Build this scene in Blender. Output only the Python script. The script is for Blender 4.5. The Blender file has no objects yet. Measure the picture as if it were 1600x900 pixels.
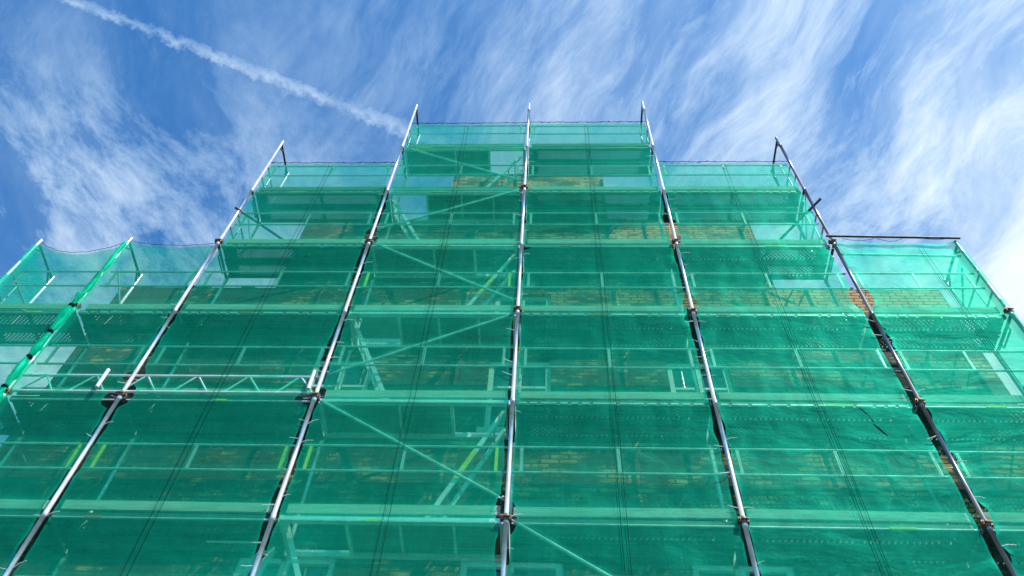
import bpy, math, random
from mathutils import Vector, Matrix, noise
R = math.radians
random.seed(7)
scn = bpy.context.scene
COL = scn.collection
L0 = 8.148                       # height of the first deck seen in the photograph
def L(n): return L0 + 2.0 * n

# ------------------------------------------------------------------ helpers
class MB:
    def __init__(s): s.v = []; s.f = []; s.smooth = []
    def add(s, vs, fs, sm=False):
        o = len(s.v); s.v += [tuple(p) for p in vs]
        for f in fs: s.f.append([i + o for i in f]); s.smooth.append(sm)
        return s
    def box(s, x0, x1, y0, y1, z0, z1):
        return s.add([(x0,y0,z0),(x1,y0,z0),(x1,y1,z0),(x0,y1,z0),(x0,y0,z1),(x1,y0,z1),(x1,y1,z1),(x0,y1,z1)],
              [(0,3,2,1),(4,5,6,7),(0,1,5,4),(1,2,6,5),(2,3,7,6),(3,0,4,7)])
    def bar(s, p, q, w, h, up=(0,0,1)):
        p, q = Vector(p), Vector(q); d = (q-p).normalized(); u = Vector(up)
        if abs(d.dot(u)) > .98: u = Vector((0,1,0))
        a = d.cross(u).normalized()*w/2; b = a.cross(d).normalized()*h/2
        vs = [p-a-b,p+a-b,p+a+b,p-a+b,q-a-b,q+a-b,q+a+b,q-a+b]
        return s.add(vs, [(0,3,2,1),(4,5,6,7),(0,1,5,4),(1,2,6,5),(2,3,7,6),(3,0,4,7)])
    def path(s, pts, rs, n=10, caps=True):
        pts = [Vector(p) for p in pts]; m = len(pts)
        if not hasattr(rs, '__len__'): rs = [rs]*m
        vs = []; fs = []; a = None
        for i, p in enumerate(pts):
            d = (pts[min(i+1,m-1)] - pts[max(i-1,0)]).normalized()
            if a is None:
                a = d.cross(Vector((0,0,1)) if abs(d.z) < .9 else Vector((0,1,0))).normalized()
            else: a = (a - d*a.dot(d)).normalized()
            b = d.cross(a)
            for k in range(n):
                t = 2*math.pi*k/n
                vs.append(p + (a*math.cos(t)+b*math.sin(t))*rs[i])
        for i in range(m-1):
            for k in range(n):
                k2 = (k+1) % n
                fs.append((i*n+k, i*n+k2, (i+1)*n+k2, (i+1)*n+k))
        s.add(vs, fs, True)
        if caps:
            s.add([vs[k] for k in range(n)], [tuple(range(n-1,-1,-1))])
            s.add([vs[(m-1)*n+k] for k in range(n)], [tuple(range(n))])
        return s
    def tube(s, p, q, r, n=10): return s.path([p, q], r, n)
    def build(s, name, mat, parent=None, off=None, loc=None):
        me = bpy.data.meshes.new(name)
        vs = s.v if off is None else [(a-off[0], b-off[1], c-off[2]) for a, b, c in s.v]
        me.from_pydata(vs, [], s.f)
        me.polygons.foreach_set('use_smooth', s.smooth)
        me.materials.append(mat); me.update()
        o = bpy.data.objects.new(name, me); COL.objects.link(o)
        if parent: o.parent = parent
        if loc: o.location = loc
        return o

def tag(o, label=None, cat=None, group=None, kind=None):
    if label: o['label'] = label
    if cat: o['category'] = cat
    if group: o['group'] = group
    if kind: o['kind'] = kind
    return o
def empty(name, loc=(0,0,0)):
    o = bpy.data.objects.new(name, None); COL.objects.link(o); o.location = loc
    o.empty_display_size = .3
    return o
def inst(src, parent, loc, rot=None, scale=None):
    o = src.copy(); COL.objects.link(o); o.parent = parent; o.location = loc
    if rot: o.rotation_euler = rot
    if scale: o.scale = scale
    return o

# ------------------------------------------------------------------ materials
def newmat(name):
    m = bpy.data.materials.new(name); m.use_nodes = True
    nt = m.node_tree; nt.nodes.clear()
    out = nt.nodes.new('ShaderNodeOutputMaterial')
    return m, nt, out
class NT:
    def __init__(s, nt): s.nt = nt
    def n(s, t, **k):
        x = s.nt.nodes.new('ShaderNode'+t)
        for a, b in k.items(): setattr(x, a, b)
        return x
    def l(s, a, b): s.nt.links.new(a, b)
    def math(s, op, a, b=None, c=None, clamp=False):
        x = s.n('Math', operation=op); x.use_clamp = clamp
        for i, v in enumerate((a, b, c)):
            if v is None: continue
            if isinstance(v, (int, float)): x.inputs[i].default_value = v
            else: s.l(v, x.inputs[i])
        return x.outputs[0]
    def ramp(s, v, pts, ease='LINEAR'):
        r = s.n('ValToRGB'); s.l(v, r.inputs[0]); cr = r.color_ramp; cr.interpolation = ease
        while len(cr.elements) < len(pts): cr.elements.new(.5)
        for e, (p, c) in zip(cr.elements, pts):
            e.position = p
            e.color = (c, c, c, 1) if isinstance(c, (int, float)) else (*c, 1)
        return r.outputs[0]
    def noise(s, vec, scale, detail=3, rough=.5, dist=0):
        x = s.n('TexNoise'); s.l(vec, x.inputs['Vector'])
        x.inputs['Scale'].default_value = scale; x.inputs['Detail'].default_value = detail
        x.inputs['Roughness'].default_value = rough; x.inputs['Distortion'].default_value = dist
        return x.outputs['Fac']
    def mapping(s, vec, scale=(1,1,1), rot=(0,0,0), loc=(0,0,0)):
        x = s.n('Mapping'); s.l(vec, x.inputs[0])
        x.inputs['Scale'].default_value = scale; x.inputs['Rotation'].default_value = rot; x.inputs['Location'].default_value = loc
        return x.outputs[0]
    def mix(s, f, a, b, mode='MIX'):
        x = s.n('Mix', data_type='RGBA', blend_type=mode)
        if isinstance(f, (int, float)): x.inputs[0].default_value = f
        else: s.l(f, x.inputs[0])
        for i, v in ((6, a), (7, b)):
            if isinstance(v, tuple): x.inputs[i].default_value = (*v, 1)
            else: s.l(v, x.inputs[i])
        return x.outputs[2]
def principled(name, col, rough=.6, metal=0., var=.0, vscale=6., bump=0., col2=None, stretch=(1,1,1), spec=.5):
    m, nt, out = newmat(name); T = NT(nt)
    b = T.n('BsdfPrincipled'); T.l(b.outputs[0], out.inputs[0])
    b.inputs['Roughness'].default_value = rough; b.inputs['Metallic'].default_value = metal
    b.inputs['Specular IOR Level'].default_value = spec
    pos = T.n('NewGeometry').outputs['Position']
    v = T.mapping(pos, stretch)
    n1 = T.noise(v, vscale, 5, .6)
    c2 = col2 if col2 else tuple(c*(1-var) for c in col)
    c = T.mix(T.ramp(n1, [(.35, 0), (.65, 1)]), col, c2)
    T.l(c, b.inputs['Base Color'])
    if bump:
        bn = T.n('Bump'); bn.inputs['Strength'].default_value = bump; bn.inputs['Distance'].default_value = .01
        T.l(T.noise(v, vscale*3, 4), bn.inputs['Height']); T.l(bn.outputs[0], b.inputs['Normal'])
    T.l(T.math('MULTIPLY_ADD', n1, .25, rough-.12), b.inputs['Roughness'])
    return m
M = {}
M['steelshade'] = principled('shade_toned_steel', (.30,.29,.30), .30, .6, .5, 5, 0, stretch=(1,1,.4))  # darker steel for one pole, its shaded look put into the colour
M['steel'] = principled('galvanised_steel', (.86,.85,.84), .30, .45, .4, 9, 0, stretch=(1,1,.5))
M['steel2'] = principled('dull_steel', (.60,.62,.62), .45, .35, .4, 7)
M['cast'] = principled('grey_aluminium', (.42,.44,.44), .5, .3, .35, 6)
M['alu'] = principled('aluminium', (.78,.80,.80), .4, .3, .25, 5)
M['darkrail'] = principled('dark_tube', (.10,.085,.075), .55, .5, .4, 8)  # plain dark tone for top rail, raking tubes and top transoms
M['rust'] = principled('rusty_coupler', (.30,.20,.10), .6, .4, 0, 30, col2=(.06,.045,.035))
M['yellow'] = principled('yellow_paint', (.70,.62,.05), .5, 0, .3, 12)
M['orange'] = principled('orange_mark', (.55,.12,.04), .5, 0, .2, 12)
M['wood'] = principled('toe_board_wood', (.44,.41,.35), .75, 0, 0, 2.2, .3, col2=(.27,.25,.21), stretch=(1,6,14))
M['wooddark'] = principled('dark_toe_board_wood', (.20,.18,.15), .8, 0, 0, 2.2, .3, col2=(.11,.10,.085), stretch=(1,6,14))  # darker tone for the top level and a few other bays
M['ply'] = principled('plywood_deck', (.15,.10,.06), .7, 0, 0, 2.5, .2, col2=(.08,.055,.035), stretch=(1,3,1))
M['deckdark'] = principled('deck_frame', (.07,.08,.08), .55, .4, .4, 6)
M['white'] = principled('white_window_paint', (.78,.78,.76), .45, 0, .15, 9)
M['stone'] = principled('sill_stone', (.62,.60,.55), .8, 0, .3, 6, .3)
M['tie'] = principled('pale_cable_tie', (.75,.78,.72), .5, 0, .1, 9)
M['cord'] = principled('dark_green_cord', (.003,.03,.02), .9, 0, .3, 12, spec=.05)
M['roof'] = principled('roof_tiles', (.20,.09,.06), .8, 0, .4, 3, .3)
M['asphalt'] = principled('asphalt', (.055,.055,.055), .9, 0, .35, 1.2, .4)
M['paving'] = principled('paving', (.16,.15,.135), .85, 0, .3, 2, .3)
M['kerb'] = principled('kerb_stone', (.36,.35,.33), .85, 0, .3, 3, .3)
M['earth'] = principled('ground', (.12,.11,.08), .95, 0, .4, .3, .3)

def glass():
    m, nt, out = newmat('window_glass'); T = NT(nt)
    b = T.n('BsdfPrincipled'); T.l(b.outputs[0], out.inputs[0])
    b.inputs['Base Color'].default_value = (.03,.05,.06,1); b.inputs['Roughness'].default_value = .06
    b.inputs['IOR'].default_value = 1.9
    bn = T.n('Bump'); bn.inputs['Strength'].default_value = .12; bn.inputs['Distance'].default_value = .02
    T.l(T.noise(T.n('NewGeometry').outputs['Position'], 1.6, 2), bn.inputs['Height']); T.l(bn.outputs[0], b.inputs['Normal'])
    return m
M['glass'] = glass()

H3, H2, H1 = L0+6.14, L0+8.58, L0+10.64
def brick():
    m, nt, out = newmat('old_brick'); T = NT(nt)
    b = T.n('BsdfPrincipled'); T.l(b.outputs[0], out.inputs[0]); b.inputs['Roughness'].default_value = .88
    geo = T.n('NewGeometry'); pos = geo.outputs['Position']
    sep = T.n('SeparateXYZ'); T.l(pos, sep.inputs[0])
    nx = T.n('SeparateXYZ'); T.l(geo.outputs['Normal'], nx.inputs[0])
    side = T.math('GREATER_THAN', T.math('ABSOLUTE', nx.outputs[0]), .7)
    mx = T.n('Mix', data_type='FLOAT'); T.l(side, mx.inputs[0]); T.l(sep.outputs[0], mx.inputs[2]); T.l(sep.outputs[1], mx.inputs[3])
    cb = T.n('CombineXYZ'); T.l(mx.outputs[0], cb.inputs[0]); T.l(sep.outputs[2], cb.inputs[1])
    # irregular old courses
    wob = T.n('TexNoise'); T.l(cb.outputs[0], wob.inputs['Vector']); wob.inputs['Scale'].default_value = 5; wob.inputs['Detail'].default_value = 2
    add = T.n('VectorMath', operation='MULTIPLY_ADD'); T.l(wob.outputs['Color'], add.inputs[0]); add.inputs[1].default_value = (.035,.022,0); T.l(cb.outputs[0], add.inputs[2])
    br = T.n('TexBrick'); T.l(add.outputs[0], br.inputs['Vector'])
    br.inputs['Color1'].default_value = (.0,.0,.0,1); br.inputs['Color2'].default_value = (1,1,1,1); br.inputs['Mortar'].default_value = (.5,.5,.5,1)
    br.inputs['Scale'].default_value = 1; br.inputs['Brick Width'].default_value = .25; br.inputs['Row Height'].default_value = .085
    br.inputs['Mortar Size'].default_value = .013; br.inputs['Mortar Smooth'].default_value = .3; br.inputs['Bias'].default_value = 0
    tone = T.ramp(br.outputs['Color'], [(0,(.10,.028,.014)),(.3,(.19,.055,.02)),(.55,(.27,.10,.03)),(.8,(.36,.18,.055)),(1,(.12,.045,.025))])
    n1 = T.noise(cb.outputs[0], 1.1, 6, .62)
    tone = T.mix(T.ramp(n1, [(.42,0),(.62,.75)]), tone, (.10,.04,.025))
    n2 = T.noise(T.mapping(cb.outputs[0], loc=(9,3,0)), .9, 7, .68, .6)
    tone = T.mix(T.ramp(n2, [(.58,0),(.66,.8)]), tone, (.34,.25,.11))      # remains of pale render
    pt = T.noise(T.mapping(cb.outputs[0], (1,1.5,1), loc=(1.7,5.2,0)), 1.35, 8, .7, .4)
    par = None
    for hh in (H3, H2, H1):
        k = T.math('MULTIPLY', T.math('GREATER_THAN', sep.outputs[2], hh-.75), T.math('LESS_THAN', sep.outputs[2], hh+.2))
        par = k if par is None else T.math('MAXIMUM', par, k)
    par = T.math('MULTIPLY', par, T.math('MULTIPLY_ADD', sep.outputs[0], .012, .07))  # more warm patches on parapet courses, sunlight painted into the brick
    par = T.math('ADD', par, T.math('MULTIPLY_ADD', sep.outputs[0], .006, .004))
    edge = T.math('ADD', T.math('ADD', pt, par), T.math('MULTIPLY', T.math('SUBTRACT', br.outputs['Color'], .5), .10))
    tone = T.mix(T.ramp(edge, [(.51,1),(.56,0)]), tone, T.mix(.86, tone, (.012,.010,.008)))  # near-black brick between patches, shade of the wall put into its colour
    tone = T.mix(T.ramp(edge, [(.56,0),(.64,1)]), tone, T.mix(.6, tone, (.78,.42,.14)))  # warm patches painted in to stand for broken sunlight on the brick
    mortar = T.mix(br.outputs['Fac'], tone, (.035,.028,.022))
    dirt = T.noise(T.mapping(cb.outputs[0], (3,.5,1)), 1.3, 4)
    fin = T.mix(T.ramp(dirt, [(.45,0),(.75,.6)]), mortar, (.05,.035,.025))
    T.l(fin, b.inputs['Base Color'])
    bn = T.n('Bump'); bn.inputs['Strength'].default_value = .7; bn.inputs['Distance'].default_value = .02
    h = T.math('SUBTRACT', T.math('MULTIPLY', T.noise(cb.outputs[0], 22, 4), .5), br.outputs['Fac'])
    T.l(h, bn.inputs['Height']); T.l(bn.outputs[0], b.inputs['Normal'])
    return m
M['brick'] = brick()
M['brick2'] = principled('infill_brick', (.26,.20,.13), .85, 0, 0, 9, .4, col2=(.10,.07,.05), stretch=(1,1,4))

def perforated():
    m, nt, out = newmat('perforated_steel'); T = NT(nt)
    pos = T.n('NewGeometry').outputs['Position']; s = T.n('SeparateXYZ'); T.l(pos, s.inputs[0])
    a = T.math('SINE', T.math('MULTIPLY', s.outputs[0], 2*math.pi/.066)); b = T.math('SINE', T.math('MULTIPLY', s.outputs[1], 2*math.pi/.056))
    hole = T.math('GREATER_THAN', T.math('MULTIPLY', a, b), .5)
    p = T.n('BsdfPrincipled'); p.inputs['Base Color'].default_value = (.12,.13,.13,1); p.inputs['Metallic'].default_value = .3; p.inputs['Roughness'].default_value = .5
    t = T.n('BsdfTransparent'); mx = T.n('MixShader'); T.l(hole, mx.inputs[0]); T.l(p.outputs[0], mx.inputs[1]); T.l(t.outputs[0], mx.inputs[2])
    T.l(mx.outputs[0], out.inputs[0]); return m
M['perf'] = perforated()

def netmat(name, cover=.42, holes=()):
    m, nt, out = newmat(name); T = NT(nt)
    geo = T.n('NewGeometry'); pos = geo.outputs['Position']
    s = T.n('SeparateXYZ'); T.l(pos, s.inputs[0])
    # woven threads: fine horizontal streaks, vertical threads and broad uneven stretching
    h1 = T.noise(T.mapping(pos, (1.2,1.2,55)), 1, 3, .6)
    h2 = T.noise(T.mapping(pos, (60,60,1.5)), 1, 2, .5)
    big = T.noise(T.mapping(pos, (.5,.5,.7), loc=(3,1,7)), 1.2, 5, .6)
    fine = T.noise(pos, 26, 2, .5)
    cov = T.math('ADD', T.math('MULTIPLY', T.math('SUBTRACT', h1, .5), .24), cover)
    h3 = T.noise(T.mapping(pos, (.5,.5,24), rot=(0,.012,0), loc=(2,0,5)), 1, 2, .5)
    cov = T.math('ADD', T.math('MULTIPLY', T.math('SUBTRACT', h3, .5), .20), cov)
    cov = T.math('ADD', T.math('MULTIPLY', T.math('SUBTRACT', h2, .5), .11), cov)
    cov = T.math('ADD', T.math('MULTIPLY', T.math('SUBTRACT', big, .5), .26), cov)
    at = T.n('Attribute', attribute_name='fold'); fold = at.outputs['Fac']
    # faint creases running diagonally and down the cloth
    cr1 = T.ramp(T.noise(T.mapping(pos, (1.6,1,.35), rot=(0,.5,0)), 1.3, 3, .5, .8), [(.485,0),(.5,1),(.515,0)])
    cr2 = T.ramp(T.noise(T.mapping(pos, (2.2,1,.5), rot=(0,-.7,0), loc=(5,0,2)), 1.1, 3, .5, .8), [(.488,0),(.5,1),(.512,0)])
    cov = T.math('ADD', T.math('MULTIPLY', T.math('MAXIMUM', cr1, cr2), .035), cov)
    cov = T.math('ADD', T.math('MULTIPLY', fold, .30), cov)
    cov = T.math('ADD', T.math('MULTIPLY', T.math('SUBTRACT', fine, .5), .14), cov, clamp=True)
    bmp = T.n('Bump'); bmp.inputs['Strength'].default_value = .5; bmp.inputs['Distance'].default_value = .05
    T.l(T.noise(T.mapping(pos, (1,1,1.6)), 1.5, 3, .5, .5), bmp.inputs['Height'])
    dif = T.n('BsdfDiffuse'); tr = T.n('BsdfTranslucent'); gl = T.n('BsdfGlossy')
    c = T.mix(big, (.0005,.50,.29), (.0005,.62,.36))
    T.l(c, dif.inputs[0]); tr.inputs[0].default_value = (.03,.97,.66,1)
    for x in (dif, tr, gl): T.l(bmp.outputs[0], x.inputs['Normal'])
    gl.inputs[0].default_value = (.04,.95,.70,1); gl.inputs['Roughness'].default_value = .48
    m1 = T.n('MixShader'); m1.inputs[0].default_value = .68; T.l(dif.outputs[0], m1.inputs[1]); T.l(tr.outputs[0], m1.inputs[2])
    m2 = T.n('MixShader'); m2.inputs[0].default_value = .045; T.l(m1.outputs[0], m2.inputs[1]); T.l(gl.outputs[0], m2.inputs[2])
    tp = T.n('BsdfTransparent'); tp.inputs[0].default_value = (.70,1,.86,1)
    m3 = T.n('MixShader'); T.l(cov, m3.inputs[0]); T.l(tp.outputs[0], m3.inputs[1]); T.l(m2.outputs[0], m3.inputs[2])
    last = m3.outputs[0]
    if holes:
        tot = None
        for (cx, cz, rx, rz, ang) in holes:
            dx = T.math('SUBTRACT', s.outputs[0], cx); dz = T.math('SUBTRACT', s.outputs[2], cz)
            ca, sa = math.cos(ang), math.sin(ang)
            u = T.math('ADD', T.math('MULTIPLY', dx, ca/rx), T.math('MULTIPLY', dz, sa/rx))
            v = T.math('ADD', T.math('MULTIPLY', dx, -sa/rz), T.math('MULTIPLY', dz, ca/rz))
            d = T.math('ADD', T.math('MULTIPLY', u, u), T.math('MULTIPLY', v, v))
            d = T.math('ADD', d, T.math('MULTIPLY', T.noise(pos, 30, 2), .5))
            k = T.math('LESS_THAN', d, 1.2)
            tot = k if tot is None else T.math('MAXIMUM', tot, k)
        cl = T.n('BsdfTransparent'); m4 = T.n('MixShader'); T.l(tot, m4.inputs[0]); T.l(last, m4.inputs[1]); T.l(cl.outputs[0], m4.inputs[2])
        last = m4.outputs[0]
    T.l(last, out.inputs[0]); return m
M['net'] = netmat('debris_netting', .45)
M['nettorn'] = netmat('torn_debris_netting', .45, [(4.40,L0+1.86,.010,.10,.5),(4.45,L0+1.72,.006,.07,.3),(4.50,L0+1.53,.016,.13,.45),(4.53,L0+.98,.005,.08,.3)])
M['netpin'] = netmat('pierced_debris_netting', .45, [(-2.79,L0+1.92,.035,.045,0)])
M['netend'] = netmat('end_debris_netting', .38)
M['bundle'] = netmat('bundled_netting', .80)

# ------------------------------------------------------------------ world
W = bpy.data.worlds.new('World'); scn.world = W; W.use_nodes = True
SUN_AZ, SUN_EL = 45., 54.5            # azimuth to the right of the facade normal (towards the street), elevation
def world():
    nt = W.node_tree; nt.nodes.clear(); T = NT(nt)
    out = T.n('OutputWorld'); bg = T.n('Background'); T.l(bg.outputs[0], out.inputs[0])
    bg.inputs[1].default_value = .10
    sky = T.n('TexSky', sky_type='NISHITA'); sky.sun_disc = False
    sky.sun_elevation = R(SUN_EL); sky.sun_rotation = R(180-SUN_AZ); sky.altitude = 100; sky.air_density = 1.1; sky.dust_density = .3; sky.ozone_density = 3
    skyc = T.mix(1., sky.outputs[0], (.46,1.13,1.58), 'MULTIPLY')
    tc = T.n('TexCoord').outputs['Generated']; s = T.n('SeparateXYZ'); T.l(tc, s.inputs[0])
    z = T.math('MAXIMUM', s.outputs[2], .06)
    u = T.math('DIVIDE', s.outputs[0], z); v = T.math('DIVIDE', s.outputs[1], z)
    uv = T.n('CombineXYZ'); T.l(u, uv.inputs[0]); T.l(v, uv.inputs[1]); uv = uv.outputs[0]
    # bend the streaks a little
    wn = T.n('TexNoise'); T.l(uv, wn.inputs['Vector']); wn.inputs['Scale'].default_value = 2.2; wn.inputs['Detail'].default_value = 3
    wa = T.n('VectorMath', operation='MULTIPLY_ADD'); T.l(wn.outputs['Color'], wa.inputs[0]); wa.inputs[1].default_value = (.24,.24,0); T.l(uv, wa.inputs[2])
    ang = R(118)
    st = T.mapping(T.mapping(wa.outputs[0], rot=(0,0,-ang)), (3.0,7.6,1))
    st2 = T.mapping(T.mapping(wa.outputs[0], rot=(0,0,-ang-.22)), (6,34,1), loc=(4,2,0))
    st3 = T.mapping(T.mapping(wa.outputs[0], rot=(0,0,-ang+.35)), (1.5,4.2,1), loc=(1,5,0))
    a = T.ramp(T.noise(st, 1, 12, .72), [(.43,0),(.76,1)])
    b = T.ramp(T.noise(st2, 1, 10, .72), [(.36,0),(.76,1)])
    veil = T.ramp(T.noise(st3, 1, 6, .6), [(.42,0),(.72,1)])
    blob = T.ramp(T.noise(T.mapping(wa.outputs[0], (1.15,.85,1), loc=(2.3,.6,0)), 4.6, 13, .70), [(.45,0),(.72,1)])
    right = T.math('MULTIPLY_ADD', u, 1.25, .40, clamp=True)
    left = T.math('MULTIPLY', T.math('MULTIPLY_ADD', u, -2.4, -.35, clamp=True), T.math('MULTIPLY_ADD', v, 4.5, -1.15, clamp=True))
    horiz = T.math('MULTIPLY_ADD', v, 2.4, -.75, clamp=True)
    streak = T.math('ADD', T.math('MULTIPLY', a, .55), T.math('MULTIPLY', T.math('MULTIPLY', a, b), 1.5))
    d = T.math('MULTIPLY', streak, T.math('MULTIPLY_ADD', right, 1.0, .10))
    d = T.math('ADD', d, T.math('MULTIPLY', veil, T.math('MULTIPLY_ADD', right, .36, .16)))
    d = T.math('ADD', d, T.math('MULTIPLY', T.math('MULTIPLY', blob, left), 1.15))
    d = T.math('ADD', d, T.math('MULTIPLY', T.math('MULTIPLY', blob, T.math('MULTIPLY', right, horiz)), .7))
    d = T.math('ADD', d, T.math('MULTIPLY', T.math('MULTIPLY', blob, b), .16))
    d = T.math('ADD', d, T.math('MULTIPLY', horiz, T.math('MULTIPLY', right, .12)))
    edge = T.math('MULTIPLY', T.math('MULTIPLY_ADD', u, 3.2, -1.15, clamp=True), T.math('MULTIPLY_ADD', veil, .6, .35))
    d = T.math('ADD', d, edge)
    far = T.math('MULTIPLY', T.math('MULTIPLY_ADD', v, 4., .6, clamp=True), T.math('MULTIPLY_ADD', T.math('ABSOLUTE', u), -1.2, 2.2, clamp=True))
    d = T.math('MULTIPLY', d, far)
    # contrail : a straight line on the cloud plane, ragged on its lower side
    k = .4356; nrm = math.hypot(1, k)
    rag = T.noise(uv, 60, 5, .7); rag2 = T.noise(uv, 9, 2)
    dist = T.math('DIVIDE', T.math('SUBTRACT', v, T.math('MULTIPLY_ADD', u, k, .4899)), nrm)
    dist = T.math('ADD', dist, T.math('MULTIPLY', T.math('SUBTRACT', rag2, .5), .010))
    wide = T.math('MULTIPLY_ADD', u, .014, .0145)
    lo = T.math('ADD', dist, T.math('MULTIPLY', T.math('SUBTRACT', rag, .35), -.034))
    dd = T.math('DIVIDE', T.math('ABSOLUTE', lo), wide)
    con = T.math('SUBTRACT', 1., dd, clamp=True)
    con = T.math('POWER', con, .8)
    fade = T.math('MULTIPLY', T.math('MULTIPLY_ADD', u, 5., 3.7, clamp=True), T.math('MULTIPLY_ADD', u, -9., -.6, clamp=True))
    con = T.math('MULTIPLY', T.math('MULTIPLY', con, fade), T.math('MULTIPLY_ADD', T.math('MULTIPLY', rag, T.math('SUBTRACT', T.noise(uv, 22, 3, .6), .12)), 2.3, -.03))
    d = T.math('ADD', d, T.math('MULTIPLY', con, .75))
    soft = T.math('SUBTRACT', 1., T.math('EXPONENT', T.math('MULTIPLY', d, -1.22)), clamp=True)
    cc = T.mix(soft, (4.6,6.9,9.2), (8.0,8.7,9.0))
    c = T.mix(soft, skyc, cc)
    T.l(c, bg.inputs[0])
world()
W.cycles.sampling_method = 'MANUAL'; W.cycles.sample_map_resolution = 512

sd = bpy.data.lights.new('sun', 'SUN'); sd.energy = 4.8; sd.angle = R(.5); sd.color = (1,.955,.88)
so = bpy.data.objects.new('sun', sd); COL.objects.link(so)
sv = Vector((math.cos(R(SUN_EL))*math.sin(R(SUN_AZ)), -math.cos(R(SUN_EL))*math.cos(R(SUN_AZ)), math.sin(R(SUN_EL))))
so.rotation_euler = sv.to_track_quat('Z', 'Y').to_euler(); so.location = sv*40

# ------------------------------------------------------------------ camera
p_, y_, r_ = 0.992745446, -0.0767113718, 0.0676368704
f_ = Vector((math.sin(y_)*math.cos(p_), math.cos(y_)*math.cos(p_), math.sin(p_)))
r0 = Vector((math.cos(y_), -math.sin(y_), 0)); u0 = r0.cross(f_)
rr = r0*math.cos(r_) + u0*math.sin(r_); uu = -r0*math.sin(r_) + u0*math.cos(r_)
cam = bpy.data.cameras.new('camera'); co = bpy.data.objects.new('camera', cam); COL.objects.link(co)
mt = Matrix((rr, uu, -f_)).transposed().to_4x4(); mt.translation = (.4516, -7.2654, 1.6)
co.matrix_world = mt; cam.sensor_width = 36; cam.lens = 1355.04/1600*36; cam.clip_end = 5000; scn.camera = co
scn.view_settings.view_transform = 'Standard'; scn.view_settings.look = 'None'; scn.view_settings.exposure = .45; scn.view_settings.gamma = 1
scn.cycles.transparent_max_bounces = 32; scn.cycles.max_bounces = 8

# ------------------------------------------------------------------ ground
g = MB(); g.add([(-600,-600,0),(600,-600,0),(600,600,0),(-600,600,0)], [(0,1,2,3)]); tag(g.build('ground', M['earth']), kind='structure')
g = MB(); g.add([(-600,-14,.004),(600,-14,.004),(600,-5,.004),(-600,-5,.004)], [(0,1,2,3)]); tag(g.build('road', M['asphalt']), kind='structure')
for nm, y0, y1 in (('pavement', -4.85, 1.0), ('far_pavement', -18, -14.15)):
    g = MB(); g.box(-600,600,y0,y1,-.1,.12); tag(g.build(nm, M['paving']), kind='structure')
g = MB(); g.box(-600,600,-4.998,-4.852,-.1,.135); tag(g.build('kerb', M['kerb']), kind='structure')
g = MB(); g.box(-600,600,-14.148,-14.002,-.1,.135); tag(g.build('far_kerb', M['kerb']), kind='structure')

# ------------------------------------------------------------------ building
YW = 1.0
bo = Vector((0, YW, 0))
bld = tag(empty('brick_building', bo), 'old brick gabled building with stepped gable standing behind the scaffold and green netting', 'building')
wins = []   # x0,x1,z0,z1,kind
def row(xs, z0, z1, kind='w'):
    for a, b in xs: wins.append((a, b, z0, z1, kind))
row([(-.46,.50)], L0+4.56, L0+6.0-.02, 'w')
row([(-2.80,-1.95),(2.0,2.85)], L0+4.58, L0+5.55, 'b')
row([(-3.2,-2.25),(-.46,.50),(2.26,3.2)], L0+2.5, L0+4.15)
row([(-3.25,-2.05),(-.58,.64),(2.13,3.32)], L0-1.6, L0+.31)
row([(-3.25,-2.05),(-.58,.64),(2.13,3.32),(-6.2,-5.1),(5.1,6.2)], L0-5.0, L0-3.0)
xs = sorted({-7.14,-4.37,-1.62,1.62,4.37,7.14} | {w[0] for w in wins} | {w[1] for w in wins})
zs = sorted({0,H3,H2,H1} | {w[2] for w in wins} | {w[3] for w in wins})
def solid(x, z):
    ax = abs(x)
    top = H1 if ax < 1.62 else H2 if ax < 4.37 else H3 if ax < 7.14 else -1
    if z > top or z < 0: return False
    for a, b, c, d, k in wins:
        if a < x < b and c < z < d: return False
    return True
TH = .38
w = MB()
def ragged(a, b): return
for i in range(len(xs)-1):
    for j in range(len(zs)-1):
        x0, x1, z0, z1 = xs[i], xs[i+1], zs[j], zs[j+1]; cx, cz = (x0+x1)/2, (z0+z1)/2
        if not solid(cx, cz): continue
        w.add([(x0,YW,z0),(x1,YW,z0),(x1,YW,z1),(x0,YW,z1)], [(0,1,2,3)])
        w.add([(x0,YW+TH,z0),(x1,YW+TH,z0),(x1,YW+TH,z1),(x0,YW+TH,z1)], [(3,2,1,0)])
        nxl = (xs[i-1]+x0)/2 if i else -9; nxr = (xs[i+2]+x1)/2 if i+2 < len(xs) else 9
        nzl = (zs[j-1]+z0)/2 if j else -9; nzr = (zs[j+2]+z1)/2 if j+2 < len(zs) else 99
        if not solid(nxl, cz): w.add([(x0,YW,z0),(x0,YW,z1),(x0,YW+TH,z1),(x0,YW+TH,z0)], [(0,1,2,3)])
        if not solid(nxr, cz): w.add([(x1,YW,z0),(x1,YW+TH,z0),(x1,YW+TH,z1),(x1,YW,z1)], [(0,1,2,3)])
        if not solid(cx, nzl): w.add([(x0,YW,z0),(x0,YW+TH,z0),(x1,YW+TH,z0),(x1,YW,z0)], [(0,1,2,3)])
        if not solid(cx, nzr): w.add([(x0,YW,z1),(x1,YW,z1),(x1,YW+TH,z1),(x0,YW+TH,z1)], [(0,1,2,3)])
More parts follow.
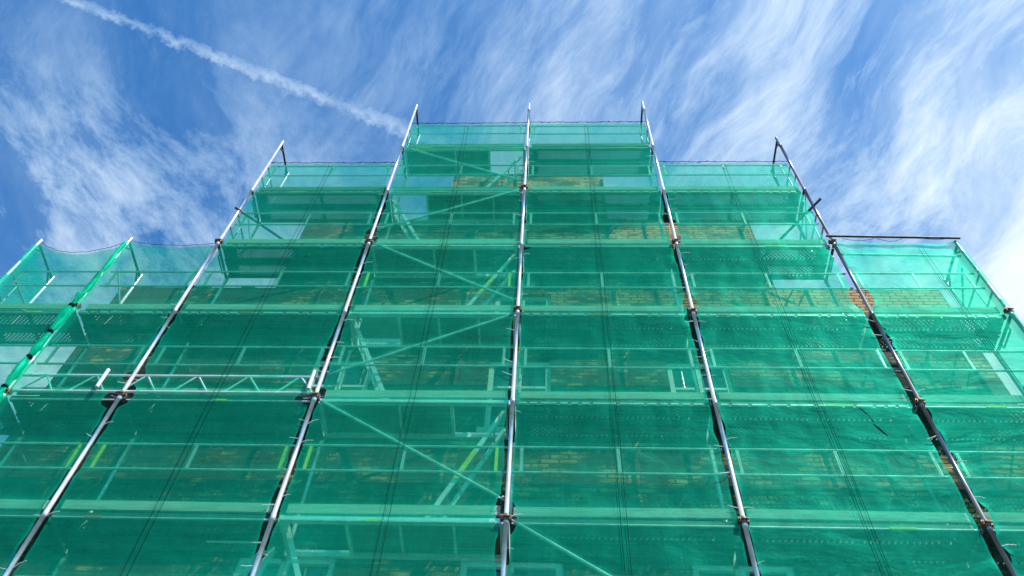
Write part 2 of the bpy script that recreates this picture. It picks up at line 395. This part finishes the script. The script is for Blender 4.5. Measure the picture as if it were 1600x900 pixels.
# broken loose bricks left along the tops and corners of the steps
def crumbs(x0, x1, z):
    x = x0 + random.uniform(0, .2)
    while x < x1 - .3:
        if random.random() < .45:
            n = random.choice((1,1,2)); w.box(x, x+.235*n, YW+random.uniform(.004,.03), YW+TH-.03, z-.002, z+.078)
            x += .25*n
        x += random.choice((.26,.26,.52))
crumbs(-7.1,-4.4,H3); crumbs(4.4,7.1,H3); crumbs(-4.33,-1.64,H2); crumbs(1.64,4.33,H2); crumbs(-1.6,1.6,H1)
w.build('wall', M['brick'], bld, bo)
# side walls and roof behind the gable, all lower than the steps
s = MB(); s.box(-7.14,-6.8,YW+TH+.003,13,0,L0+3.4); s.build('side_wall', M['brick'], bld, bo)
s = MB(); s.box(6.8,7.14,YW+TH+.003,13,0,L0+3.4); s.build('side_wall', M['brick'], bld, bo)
s = MB()
for sg in (-1, 1):
    a = (sg*7.3, L0+3.2); b = (0, L0+9.3); y0, y1 = YW+TH+.003, 13.2
    s.add([(a[0],y0,a[1]),(b[0],y0,b[1]),(b[0],y1,b[1]),(a[0],y1,a[1]),(a[0],y0,a[1]+.14),(b[0],y0,b[1]+.14),(b[0],y1,b[1]+.14),(a[0],y1,a[1]+.14)],
          [(0,3,2,1),(4,5,6,7),(0,1,5,4),(1,2,6,5),(2,3,7,6),(3,0,4,7)])
s.build('roof', M['roof'], bld, bo)
# iron wall anchors
for ax, az in ((-1.2,6.9),(1.25,6.95),(-3.9,3.1),(3.95,5.1)):
    s = MB(); s.bar((ax,YW-.02,L0+az-.3),(ax+.12,YW-.02,L0+az+.3),.035,.02,(0,1,0)); s.build('wall_anchor', M['rust'], bld, bo)
for a, b, z0, z1, k in wins:
    if k == 'b':
        s = MB(); s.box(a+.003,b-.003,YW+.07,YW+.25,z0+.003,z1-.003); o = s.build('blocked_window', M['brick2'], bld, bo)
        s = MB(); s.box(a-.06,b+.06,YW-.05,YW+.12,z0-.09,z0+.002); s.build('sill', M['white'], o, bo); continue
    s = MB(); y0, y1 = YW+.07, YW+.15; t = .085
    s.box(a+.003,a+t,y0,y1,z0+.003,z1-.003); s.box(b-t,b-.003,y0,y1,z0+.003,z1-.003)
    s.box(a+t,b-t,y0,y1,z1-t,z1-.003); s.box(a+t,b-t,y0,y1,z0+.003,z0+t)
    m_ = (a+b)/2; s.box(m_-.03,m_+.03,y0-.012,y1,z0+t,z1-t)
    zc = z0+(z1-z0)*.62; s.box(a+t,m_-.03,y0+.006,y1-.01,zc,zc+.045); s.box(m_+.03,b-t,y0+.006,y1-.01,zc,zc+.045)
    o = s.build('window', M['white'], bld, bo)
    s = MB(); s.box(a+t-.01,b-t+.01,YW+.115,YW+.125,z0+t-.01,z1-t+.01); s.build('pane', M['glass'], o, bo)
    s = MB(); s.box(a-.08,b+.08,YW-.07,YW+.068,z0-.10,z0+.002); s.build('sill', M['stone'], o, bo)

# ------------------------------------------------------------------ scaffold
PX = [-8.25,-6.70,-5.14,-2.57,0,2.57,5.14,7.12]
TOP = [6.08,6.14,10.24,12.28,12.32,12.40,10.34,6.06]     # above L0
NTOP = [2,2,4,5,5,5,4,2]                               # highest deck level beside each pole
YI = .73
sc = tag(empty('scaffold', (0,0,.12)), 'tall galvanised steel frame scaffold wrapped in green netting in front of the brick gable', 'scaffold')
so_ = Vector((0,0,.12))
RP = .0265
stand = []
for i, x in enumerate(PX):
    for y, tp in ((0, TOP[i]), (YI, TOP[i]-.03)):
        m = MB(); z = .14; pts = [(x,y,z)]; rs = [RP]
        joints = [L(n)+.02 for n in range(-4, 7) if L(n)+.3 < L0+tp]
        for j in joints:
            for dz, r in ((-.10,RP),(-.099,RP+.004),(.0,RP+.004),(.001,RP)):
                pts.append((x,y,j+dz)); rs.append(r)
        pts.append((x,y,L0+tp)); rs.append(RP)
        m.path(pts, rs, 14)
        m.box(x-.075,x+.075,y-.075,y+.075,.122,.14)
        o = m.build('standard', M['steelshade' if i == 6 else 'steel'], sc, so_); stand.append(o)
        if y: continue
        # swivel couplers where ledgers and braces meet the pole
        for n in range(-1, NTOP[i]+1):
            z = L(n)+.03+random.uniform(-.03,.06)
            if (i, n) not in {(0,1),(1,1),(1,2),(2,1),(2,3),(3,1),(3,3),(4,0),(4,2),(4,4),(5,0),(5,2),(5,3),(6,0),(6,3),(6,1),(7,2),(7,1)}: continue
            c = MB(); c.path([(x,.0,z-.045),(x,.0,z-.03),(x,0,z+.03),(x,0,z+.045)],[.036,.043,.043,.036],12)
            c.box(x-.065,x-.03,-.035,.03,z-.03,z+.03); c.tube((x-.05,-.05,z),(x-.05,.045,z),.011,8); c.tube((x-.03,-.045,z),(x+.045,-.045,z-.01),.012,8)
            c.box(x+.03,x+.058,-.02,.04,z-.025,z+.035)
            c.build('coupler', M['rust'], o, so_)
# transoms across each frame, at every deck and at the top of the frames
for i, x in enumerate(PX):
    for n in range(-3, NTOP[i]+1):
        m = MB(); m.tube((x,RP,L(n)-.02),(x,YI-RP,L(n)-.02),.024,10); m.bar((x,.2,L(n)-.13),(x,.53,L(n)-.13),.02,.02)
        m.bar((x,.2,L(n)-.13),(x,.2,L(n)-.04),.02,.02); m.bar((x,.53,L(n)-.13),(x,.53,L(n)-.04),.02,.02)
        m.build('transom', M['deckdark'], sc, so_)
    m = MB(); zt = L0+TOP[i]-.10
    m.tube((x,RP,zt),(x,YI-RP,zt),.022,10); m.bar((x,RP,zt-.16),(x,.16,zt-.02),.03,.02); m.bar((x,YI-.16,zt-.02),(x,YI-RP,zt-.16),.03,.02)
    m.build('transom', M['darkrail'], sc, so_)  # dark material puts the transom's underlit look into its colour

# one bay of double guard rail (0 .. w), copied into every bay
def rail_proto(wd):
    m = MB()
    for z in (.77, 1.19): m.tube((.03,.075,z),(wd-.03,.075,z),.0155,8)
    o = m.build('guard_rail', M['steel2'], None)
    return o
posts_xy = lambda wd: (.14, wd/2+.01, wd-.16)
def post_mesh(name, mat):
    m = MB(); m.bar((0,.075,.785),(0,.075,1.175),.038,.018,(0,1,0)); return m.build(name, mat)
pp = post_mesh('rail_post', M['cast']); py = post_mesh('rail_post', M['yellow'])
rp = {}
yellow = {(2,0,2),(3,0,0),(1,0,2),(2,0,0),(3,0,2),(3,2,0),(3,2,2)}
used_p = used_y = False
def place(proto, flag, parent, loc):
    if not flag: proto.parent = parent; proto.location = loc; return True
    inst(proto, parent, loc); return True
marks = []
for i in range(7):
    x0, x1 = PX[i], PX[i+1]; wd = round(x1-x0, 2)
    top = min(NTOP[i], NTOP[i+1])
    for n in range(-2, top+1):
        if wd not in rp: o = rail_proto(wd); o.parent = sc; rp[wd] = o
        else: o = inst(rp[wd], sc, (0,0,0))
        o.location = (x0, random.uniform(-.004,.004), L(n)-.12+random.uniform(-.02,.02))
        for k, xp in enumerate(posts_xy(wd)):
            if wd < 1.6 and k == 1: continue
            if (i, n, k) in yellow: used_y = place(py, used_y, o, (xp,0,0))
            else: used_p = place(pp, used_p, o, (xp,0,0))
        # toe board
        m = MB(); xa, xb = x0+.07+random.uniform(0,.03), x1-.05-random.uniform(0,.03)
        dz = random.uniform(-.012,.012); m.bar((xa,.085,L(n)+.185+dz),(xb,.085,L(n)+.185-dz*.6),.026,.135,(0,0,1))
        t = m.build('toe_board', M['wooddark' if n == 5 or (i, n) in {(2,4),(3,4),(1,1)} else 'wood'], sc, so_)
        # ledger line under the deck edge; dashes on some bays imitate sun spots
        m = MB()
        if (i, n) in {(4,1),(4,2),(5,2),(5,4),(2,2),(4,4),(2,4),(2,3),(5,1),(1,2),(6,2)}:
            x = x0+.08
            while x < x1-.15:
                ln = random.choice((.09,.10,.12,.12,.2)) if abs(x-(x0+x1)/2) > .35 else .3
                m.box(x, min(x+ln, x1-.08), .045,.075,L(n)-.02,L(n)+.004); x += ln+.045
            m.box(x0+.06,x1-.06,.076,.084,L(n)-.006,L(n)+.002)
        else:
            m.box(x0+.06,x1-.06,.055,.078,L(n)-.012,L(n)+.004)
        l_ = m.build('ledger', M['steel2'], sc, so_)
        if random.random() < .6:
            xx = random.uniform(x0+.2, x1-.5)
            q = MB(); q.box(xx,xx+random.uniform(.15,.35),.043,.052,L(n)-.022,L(n)+.006)
            q.build('paint_mark', M['yellow'] if random.random() < .65 else M['orange'], l_, so_)
# extra rails
def rail(p, q, mat='steel2', r=.02, name='guard_rail'):
    m = MB(); m.tube(p, q, r, 10); return m.build(name, M[mat], sc, so_)
rail((5.16,.075,L0+5.78),(7.1,.075,L0+5.72))
rail((5.05,-.05,L0+6.16),(7.2,-.05,L0+6.09),'darkrail',.020,'top_rail')
for x in (PX[0]-.01, PX[7]+.01):                     # end guard frames
    for z in (4.62,5.1): rail((x,.03,L0+z),(x,YI-.03,L0+z),r=.016,name='end_rail')
    rail((x,.30,L0+4.2),(x,.30,L0+5.1),r=.014,name='end_rail')
    for z in (2.7,3.15): rail((x,.03,L0+z),(x,YI-.03,L0+z),r=.016,name='end_rail')
for x, n in ((PX[2]-.01,4),(PX[6]+.01,4),(PX[3]-.01,5),(PX[5]+.01,5),(PX[2]-.01,3),(PX[6]+.01,3)):
    for z in (.65,1.1): rail((x,.03,L(n)+z),(x,YI-.03,L(n)+z),r=.016,name='end_rail')
    rail((x,.30,L(n)+.2),(x,.30,L(n)+1.1),r=.014,name='end_rail')
# inner rails on the wall side at the upper levels
for x0, x1, n in ((-5.14,-2.57,4),(2.57,5.14,4)):
    pass

# decks : two perforated planks per bay, or a plywood hatch deck in the ladder bay
def plank(x0, x1, y0, y1, z):
    m = MB()
    m.box(x0,x1,y0,y0+.05,z+.004,z+.075); m.box(x0,x1,y1-.05,y1,z+.004,z+.075)
    for xa in (x0, x1-.20): m.box(xa,xa+.20,y0+.05,y1-.05,z+.03,z+.07)
    xm = (x0+x1)/2; m.box(xm-.02,xm+.02,y0+.05,y1-.05,z+.02,z+.06)
    o = m.build('deck_plank', M['deckdark'], sc, so_)
    p = MB(); p.add([(x0+.2,y0+.05,z+.068),(x1-.2,y0+.05,z+.068),(x1-.2,y1-.05,z+.068),(x0+.2,y1-.05,z+.068)],[(0,1,2,3)])
    p.build('perforated_plate', M['perf'], o, so_)
hatch = {5:(-.76,-.03), 4:(-2.53,-1.86), 3:(-.78,-.10), 2:(-2.45,-1.80), 1:(-.78,-.10), 0:(-2.45,-1.80), -1:(-.78,-.10), -2:(-2.45,-1.80)}
for i in range(7):
    x0, x1 = PX[i]+.035, PX[i+1]-.035
    for n in range(-2, min(NTOP[i],NTOP[i+1])+1):
        z = L(n)
        if i == 3:
            a, b = hatch[n]; m = MB()
            m.box(x0,x1,.09,.13,z+.004,z+.09); m.box(x0,x1,.66,.70,z+.004,z+.09)
            for xa in (x0, a-.04, b):
                if x0 <= xa < x1-.03: m.box(xa, xa+.04, .13,.66,z+.01,z+.085)
            m.box(x1-.04,x1,.13,.66,z+.01,z+.085)
            for xm in ((-1.5,) if a > -2 else (-1.2,-.6)): m.box(xm,xm+.03,.13,.66,z+.015,z+.06)
            o = m.build('hatch_deck', M['alu'], sc, so_)
            m = MB()
            if a-.04 > x0+.08: m.box(x0+.04,a-.04,.13,.66,z+.063,z+.075)
            if b+.04 < x1-.08: m.box(b+.04,x1-.04,.13,.66,z+.063,z+.075)
            m.build('plywood_panel', M['ply'], o, so_)
            # the open hatch lid, folded back against the wall side
            lx = b+.04 if b+(b-a)+.1 < x1 else a-.04-(b-a)
            m = MB(); m.box(lx, lx+(b-a)-.03, .15, .64, z+.094, z+.108); m.build('hatch_lid', M['ply'], o, so_)
        else:
            plank(x0, x1, .075, .385, z); plank(x0, x1, .405, .715, z)
# ladders, alternating direction
def ladder(xb, zb, xt, zt, y0, y1, parent, off, yel=None, nm='ladder'):
    m = MB()
    for y in (y0, y1): m.bar((xb,y,zb),(xt,y,zt),.06,.03,(0,1,0))
    o = m.build(nm, M['alu'], parent, off)
    n = int((zt-zb)/.27)
    g = MB()
    for k in range(1, n):
        t = k/n; g.tube((xb+(xt-xb)*t,y0,zb+(zt-zb)*t),(xb+(xt-xb)*t,y1,zb+(zt-zb)*t),.014,8)
    g.build('rungs', M['alu'], o, off)
    if yel:
        q = MB(); a, b = yel
        q.bar((xb+(xt-xb)*a,y0-.018,zb+(zt-zb)*a),(xb+(xt-xb)*b,y0-.018,zb+(zt-zb)*b),.064,.006,(0,1,0)); q.build('yellow_band', M['yellow'], o, off)
    return o
for n in range(-2, 5):
    if n % 2 == 0: xb, xt = -.98, -.12
    else: xb, xt = -1.62, -2.48
    ladder(xb, L(n)+.09, xt, L(n+1)+.08, .28, .60, sc, so_, (.38,.62) if n in (0,2) else None)
# diagonal braces in the ladder bay, zigzagging from level to level
def brace(p, q, y=.058, r=.019):
    m = MB(); P = Vector((p[0],y,L0+p[1])); Q = Vector((q[0],y,L0+q[1])); d = (Q-P).normalized()
    m.path([P, P+d*.07, P+d*.13, Q-d*.13, Q-d*.07, Q],[.008,.012,r,r,.012,.008],10)
    m.tube(P+Vector((0,-.05,0)),P+Vector((0,.01,0)),.012,8); m.tube(Q+Vector((0,-.05,0)),Q+Vector((0,.01,0)),.012,8)
    return m.build('diagonal_brace', M['steel2'], sc, so_)
for a, b in (((-2.52,2.02),(-.05,.34)),((-2.52,2.55),(-.03,4.02)),((-2.52,6.10),(-.04,4.35)),((-2.52,6.58),(-.04,8.12)),((-2.52,10.05),(-.05,8.45)),((.04,.05),(2.5,-1.7))): brace(a, b)
# raking tubes at both shoulders
for a, b in (((5.27,-.10,L0+7.40),(3.75,.80,L0+6.15)), ((-5.20,-.05,L0+7.18),(-3.6,.80,L0+6.55))):
    m = MB(); m.tube(a, b, .024, 12); m.build('raking_tube', M['darkrail'], sc, so_)
for a, b in (((-5.0,.1,L0+7.2),(-4.75,.7,L0+6.2)),((4.95,.1,L0+7.2),(4.7,.7,L0+6.2)),((5.16,.06,L0+7.9),(4.9,.7,L0+6.3)),((-6.6,.1,L0+5.3),(-6.3,.7,L0+4.3)),((7.0,.1,L0+5.4),(6.8,.7,L0+4.4))):
    m = MB(); m.tube(a, b, .016, 8); m.build('inner_brace', M['steel2'], sc, so_)
# wall ties
for i in range(1, 7):
    for n in range(-1, NTOP[i]+1):
        if abs(PX[i]) < 7 and (i+n) % 2 == 0 and L(n)-.2 < (H1 if abs(PX[i])<1.6 else H2 if abs(PX[i])<4.37 else H3):
            m = MB(); x = PX[i]+.06; z = L(n)-.22; m.tube((x,.62,z),(x,YW+.02,z),.022,10); m.build('wall_tie', M['steel2'], sc, so_)
# lattice girder across the two left bays
m = MB(); zb, zt = L0+2.14, L0+2.47
m.tube((-6.72,.045,zb),(-2.60,.045,zb),.02,10); m.tube((-6.72,.045,zt),(-2.60,.045,zt),.02,10)
gd = m.build('lattice_girder', M['alu'], sc, so_)
x = -6.62
while x < -2.75:
    for a, b in ((x, x+.23),(x+.47,x+.26)):
        if max(a,b) < -2.62:
            m = MB(); m.tube((a,.045,zb+.012),(b,.045,zt-.012),.0125,8); m.build('strut', M['alu'], gd, so_)
    x += .70
for x in (-5.50,-2.68):
    m = MB(); m.tube((x,-.045,zb-.02),(x,-.045,zt+.02),.026,12); m.build('end_strut', M['white'], gd, so_)

# ------------------------------------------------------------------ netting
def nz(x, y, z=0.): return noise.noise(Vector((x, y, z)))
def gap(i, side, z):
    """distance of a net edge from pole i (side -1: net lies left of the pole)"""
    r = z - L0; b = .040
    if side < 0:
        b = {1:.0,2:.072,3:.082,4:.068,5:.072,6:.098,7:.0}.get(i,.03)
        b += .035*nz(z*1.3, i*3.1) + .015*nz(z*4.1, i)
        if i in (5,6) and r > 7: b *= .6
        if i == 4 and r > 4: b = .04+.02*nz(z*2.3,5)
    else:
        b = .045 + .03*max(0, nz(z*1.9, i*7.7)) + .02*nz(z*5, i*2.)
        if i == 6: b += .05*max(0, nz(z*2.7, 3.3))
    b = max(b, .032)
    bumps = {(2,-1):[(2.0,.18,.2),(2.45,.1,.1)], (2,1):[(2.05,.12,.18),(2.5,.06,.1)], (3,-1):[(2.0,.20,.10),(2.4,.12,.16),(6.35,.06,.25)], (3,1):[(2.1,.08,.15),(6.2,.05,.15)],
             (4,-1):[(.17,.06,.2),(-.45,.03,.22),(8.2,.10,.10)], (4,1):[(.05,.06,.22),(8.25,.09,.10),(5.9,.15,.07)],
             (5,-1):[(4.25,.04,.13),(6.9,.05,.3)], (5,1):[(4.3,.05,.1),(6.7,.06,.2),(6.2,.06,.15)],
             (6,-1):[(4.42,.11,.26)], (6,1):[(4.46,.13,.28),(3.4,.05,.14),(3.1,.03,.1),(1.85,.04,.1),(1.1,.04,.14),(.15,.06,.2),(-.35,.04,.1)]}
    for zc, amp, wd in bumps.get((i, side), ()):
        t = abs(r-zc)/wd
        if t < 1.3: b += amp*max(0, 1-t*t)**.5 if t < 1 else 0
    return b
def net(name, i, top_fn, mat, label, seam=None, hem=True, zlo=.5):
    x0, x1 = PX[i], PX[i+1]; nx = 64
    off = Vector((x0, .03, 0))
    topmax = max(top_fn(t/10) for t in range(11)); nzr = int((topmax-zlo)/.075)
    m = MB(); vs = []; fs = []
    wrapL = i in (0,1) ; wrapR = i in (0,)
    for r in range(nzr+1):
        fz = r/nzr
        for c in range(nx+1):
            t = c/nx; zt = top_fn(t); z = zlo + (zt-zlo)*fz
            gl_ = 0 if i in (0,1) else gap(i, 1, z)
            gr_ = 0 if i in (0,6) else gap(i+1, -1, z)
            x = x0+gl_ + (x1-gr_-x0-gl_)*t
            ed = min(t, 1-t)*2
            y = .030 + .010*nz(x*2.1, z*.9, i) + .005*nz(x*6, z*2.2, 4) + .010*math.exp(-ed*12)*math.sin(z*11+i*2+nz(z*3,i)*5)
            if i in (0,1): # wraps in front of the second pole
                d = abs(x-PX[1]); y -= .064*max(0, 1-d/.13)
                if i == 0: y -= .062*max(0, 1-abs(x-PX[0])/.10)
                # slack folds
                y += .012*nz(x*3+z*2.5, z*.6, 8)
            if i == 6: y -= .062*max(0, 1-abs(x-PX[7])/.10)
            vs.append((x, y, z))
    for r in range(nzr):
        for c in range(nx):
            a = r*(nx+1)+c; fs.append((a, a+1, a+nx+2, a+nx+1))
    m.add(vs, fs, True)
    o = m.build(name, M[mat], None, off); o.location = off
    at = o.data.attributes.new('fold', 'FLOAT', 'POINT'); vals = []
    for (x, y, z) in vs:
        e = min(x-x0-(0 if i in (0,1) else gap(i,1,z)), x1-(0 if i in (0,6) else gap(i+1,-1,z))-x)
        f = 1.0 if e < .03 else .35*math.exp(-(e-.03)*14)*(.5+.5*math.sin(z*11+i*2+nz(z*3,i)*5))
        if seam is not None and abs(x-seam) < .035: f = max(f, .15)
        vals.append(max(0, f + .10*max(0, nz(x*1.3+z*.4, z*.25, i*3.))))
    at.data.foreach_set('value', vals)
    tag(o, label, 'netting', 'green debris net sheets hung on the scaffold')
    if seam is not None:
        s = MB()
        for dx in (-.034, .034):
            pts = []; z = zlo
            while z < top_fn((seam-x0)/(x1-x0)):
                pts.append((seam+dx+.012*nz(z*.4, i*5.)+.02*math.sin(z*.35+i), .010, z)); z += .25
            s.path(pts, .0030, 6)
        s.build('seam', M['cord'], o, off)
    if hem:
        s = MB(); pts = []
        for k in range(61):
            t = k/60; pts.append((x0+.03+(x1-x0-.06)*t, -.004+.006*math.sin(k*2.1), top_fn(t)+.006*nz(k*.6, i)))
        s.path(pts, [(.004 if i < 2 else .006)+(.002 if i < 2 else .011)*max(0, nz(k*.55, i*9.)) for k in range(61)], 6); s.build('hem_rope', M['cord'], o, off)
    return o
bend = lambda z, sag, d=0: (lambda t: L0+z+d*t-sag*4*t*(1-t)-.022*abs(math.sin(t*17+z))-.012*nz(t*9, z))
nets = [
 net('debris_net', 0, bend(6.02,.34), 'net', 'sagging low net sheet at the far left end of the scaffold', None),
 net('debris_net', 1, bend(6.06,.10,-.08), 'net', 'low net sheet above the lattice girder, right of the net bundle at left', None),
 net('debris_net', 2, bend(9.20,.01), 'net', 'mid height net sheet left of the tall central part, over the lattice girder end', -3.89),
 net('debris_net', 3, bend(11.22,.01), 'netpin', 'tallest left net sheet covering the ladders and zigzag braces', -1.31),
 net('debris_net', 4, bend(11.25,.01), 'net', 'tallest right net sheet just right of the central pole', 1.27),
 net('debris_net', 5, bend(9.20,.01), 'nettorn', 'mid height net sheet with small torn slits right of the tall central part', 3.87),
 net('debris_net', 6, bend(6.13,.02,-.05), 'net', 'low net sheet at right hung under a dark top rail', 6.52, False),
]
# net ends turned round the outer corners
for k, (x, lab) in enumerate(((PX[0], 'narrow net sheet closing the left end of the scaffold'), (PX[7], 'narrow net sheet closing the right end of the scaffold'))):
    m = MB(); vs = []; fs = []; off = Vector((x, .03, 0)); sg = -1 if k == 0 else 1; nc = 8; nr = 150
    for r in range(nr+1):
        for c in range(nc+1):
            t = c/nc; zt = L0+6.0-.15*t - (.1*math.sin(t*math.pi)); z = .5+(zt-.5)*r/nr
            vs.append((x+sg*(.034+.01*nz(t*3, z, k)), -.03+t*(YI+.05), z))
    for r in range(nr):
        for c in range(nc): a = r*(nc+1)+c; fs.append((a,a+1,a+nc+2,a+nc+1))
    m.add(vs, fs, True); o = m.build('debris_net', M['netend'], None, off); o.location = off
    tag(o, lab, 'netting', 'green debris net sheets hung on the scaffold')
# pale cable ties poking out beside the poles
t0 = MB(); t0.path([(0,0,0),(.05,-.012,.006),(.11,-.015,-.004)],[.0045,.0045,.003],6)
tie = None
for i in range(2, 7):
    for side, nt_ in ((1, nets[i]), (-1, nets[i-1])):
        z = L0-.9+random.random()*.4; tp = L0+min(TOP[i]-1.1, {0:6,1:5.9,2:9.1,3:11.1,4:11.1,5:9.1,6:6}[i if side > 0 else i-1])
        while z < tp:
            if random.random() < (.75 if side > 0 else .45):
                loc = Vector((PX[i]+side*(.03), .0, z)) - nt_.location; loc.y -= 0
                rot = (random.uniform(-.3,.3), random.uniform(-.5,.5) + (math.pi if side < 0 else 0), random.uniform(-.2,.1))
                sc_ = (random.uniform(.6,1.4),)*3
                if tie is None: tie = t0.build('cable_tie', M['tie'], nt_); tie.location = loc; tie.rotation_euler = rot; tie.scale = sc_
                else: inst(tie, nt_, loc, rot, sc_)
            z += random.uniform(.28,.55)
# hanging loops of the right hand net under its top rail
for xa, ln, dp in ((5.30,.52,.07),(5.86,.42,.09),(6.62,.40,.03)):
    s = MB(); s.path([(xa+ln*t/8, -.03, L0+6.11-dp*math.sin(math.pi*t/8)) for t in range(9)], .004, 6)
    s.build('lacing_cord', M['cord'], nets[6], nets[6].location)
# netting gathered and tied round the second pole
x = PX[1]; m = MB(); pts = []; rs = []
for k in range(90):
    z = L0+5.95-k*.05; r = z-L0
    env = .030 if r > 4.3 else .056
    kn = min(abs(r-q) for q in (4.02,3.35,2.75,5.1,2.1)); pinch = min(1, .35+kn*3.2) if r < 4.4 else 1
    pts.append((x-.03*(r<4.3)+.025*nz(z*1.7,2.2), -.055-.02*nz(z*1.1,7.), z)); rs.append(max(.014, env*pinch*(1+.35*nz(z*2.9,1.5))))
m.path(pts, rs, 28)
for j in range(len(m.v)):
    a = m.v[j]; d = nz(a[0]*34, a[1]*34, a[2]*1.6)*.034 + nz(a[0]*70, a[1]*70, a[2]*9)*.010; m.v[j] = (a[0]+d, a[1]+d*.6, a[2])
off = Vector((x,-.05,L0+1.5)); b_ = m.build('net_bundle', M['bundle'], None, off); b_.location = off
tag(b_, 'rolled bright green net bundle tied at intervals along a left pole', 'net bundle')
for q in (4.02,3.35,2.75,2.1):
    s = MB(); s.path([(x-.03,-.055,L0+q-.03),(x-.03,-.055,L0+q-.01),(x-.03,-.055,L0+q+.01),(x-.03,-.055,L0+q+.03)],[.03,.045,.045,.03],10); s.build('tie', M['cord'], b_, off)
# loose things left on the decks
o = empty('loose_ladder', (-3.0,.5,L(-1)+.08)); off = o.location.copy()
tag(o, 'short ladder with yellow stile leaning behind the net at the bottom left of centre', 'ladder')
m = MB(); m.bar((-3.35,.42,L(-1)+.09),(-2.78,.55,L(0)-.02),.08,.03,(0,1,0)); m.build('stile', M['alu'], o, off)
m = MB(); m.bar((-3.05,.36,L(-1)+.09),(-2.62,.48,L(0)-.02),.08,.03,(0,1,0)); m.build('stile', M['alu'], o, off)
m = MB(); m.bar((-3.36,.40,L(-1)+1.2),(-3.15,.445,L(-1)+1.45),.085,.006,(0,1,0)); m.build('yellow_band', M['yellow'], o, off)
o = MB().tube((-3.42,.45,L0+.02),(-2.75,.45,L0+.02),.025,10).build('loose_tube', M['alu'], None, (-3.1,.45,L0)); o.location = (-3.1,.45,L0)
tag(o, 'pale loose tube lying under the deck beside the leaning ladder', 'tube')
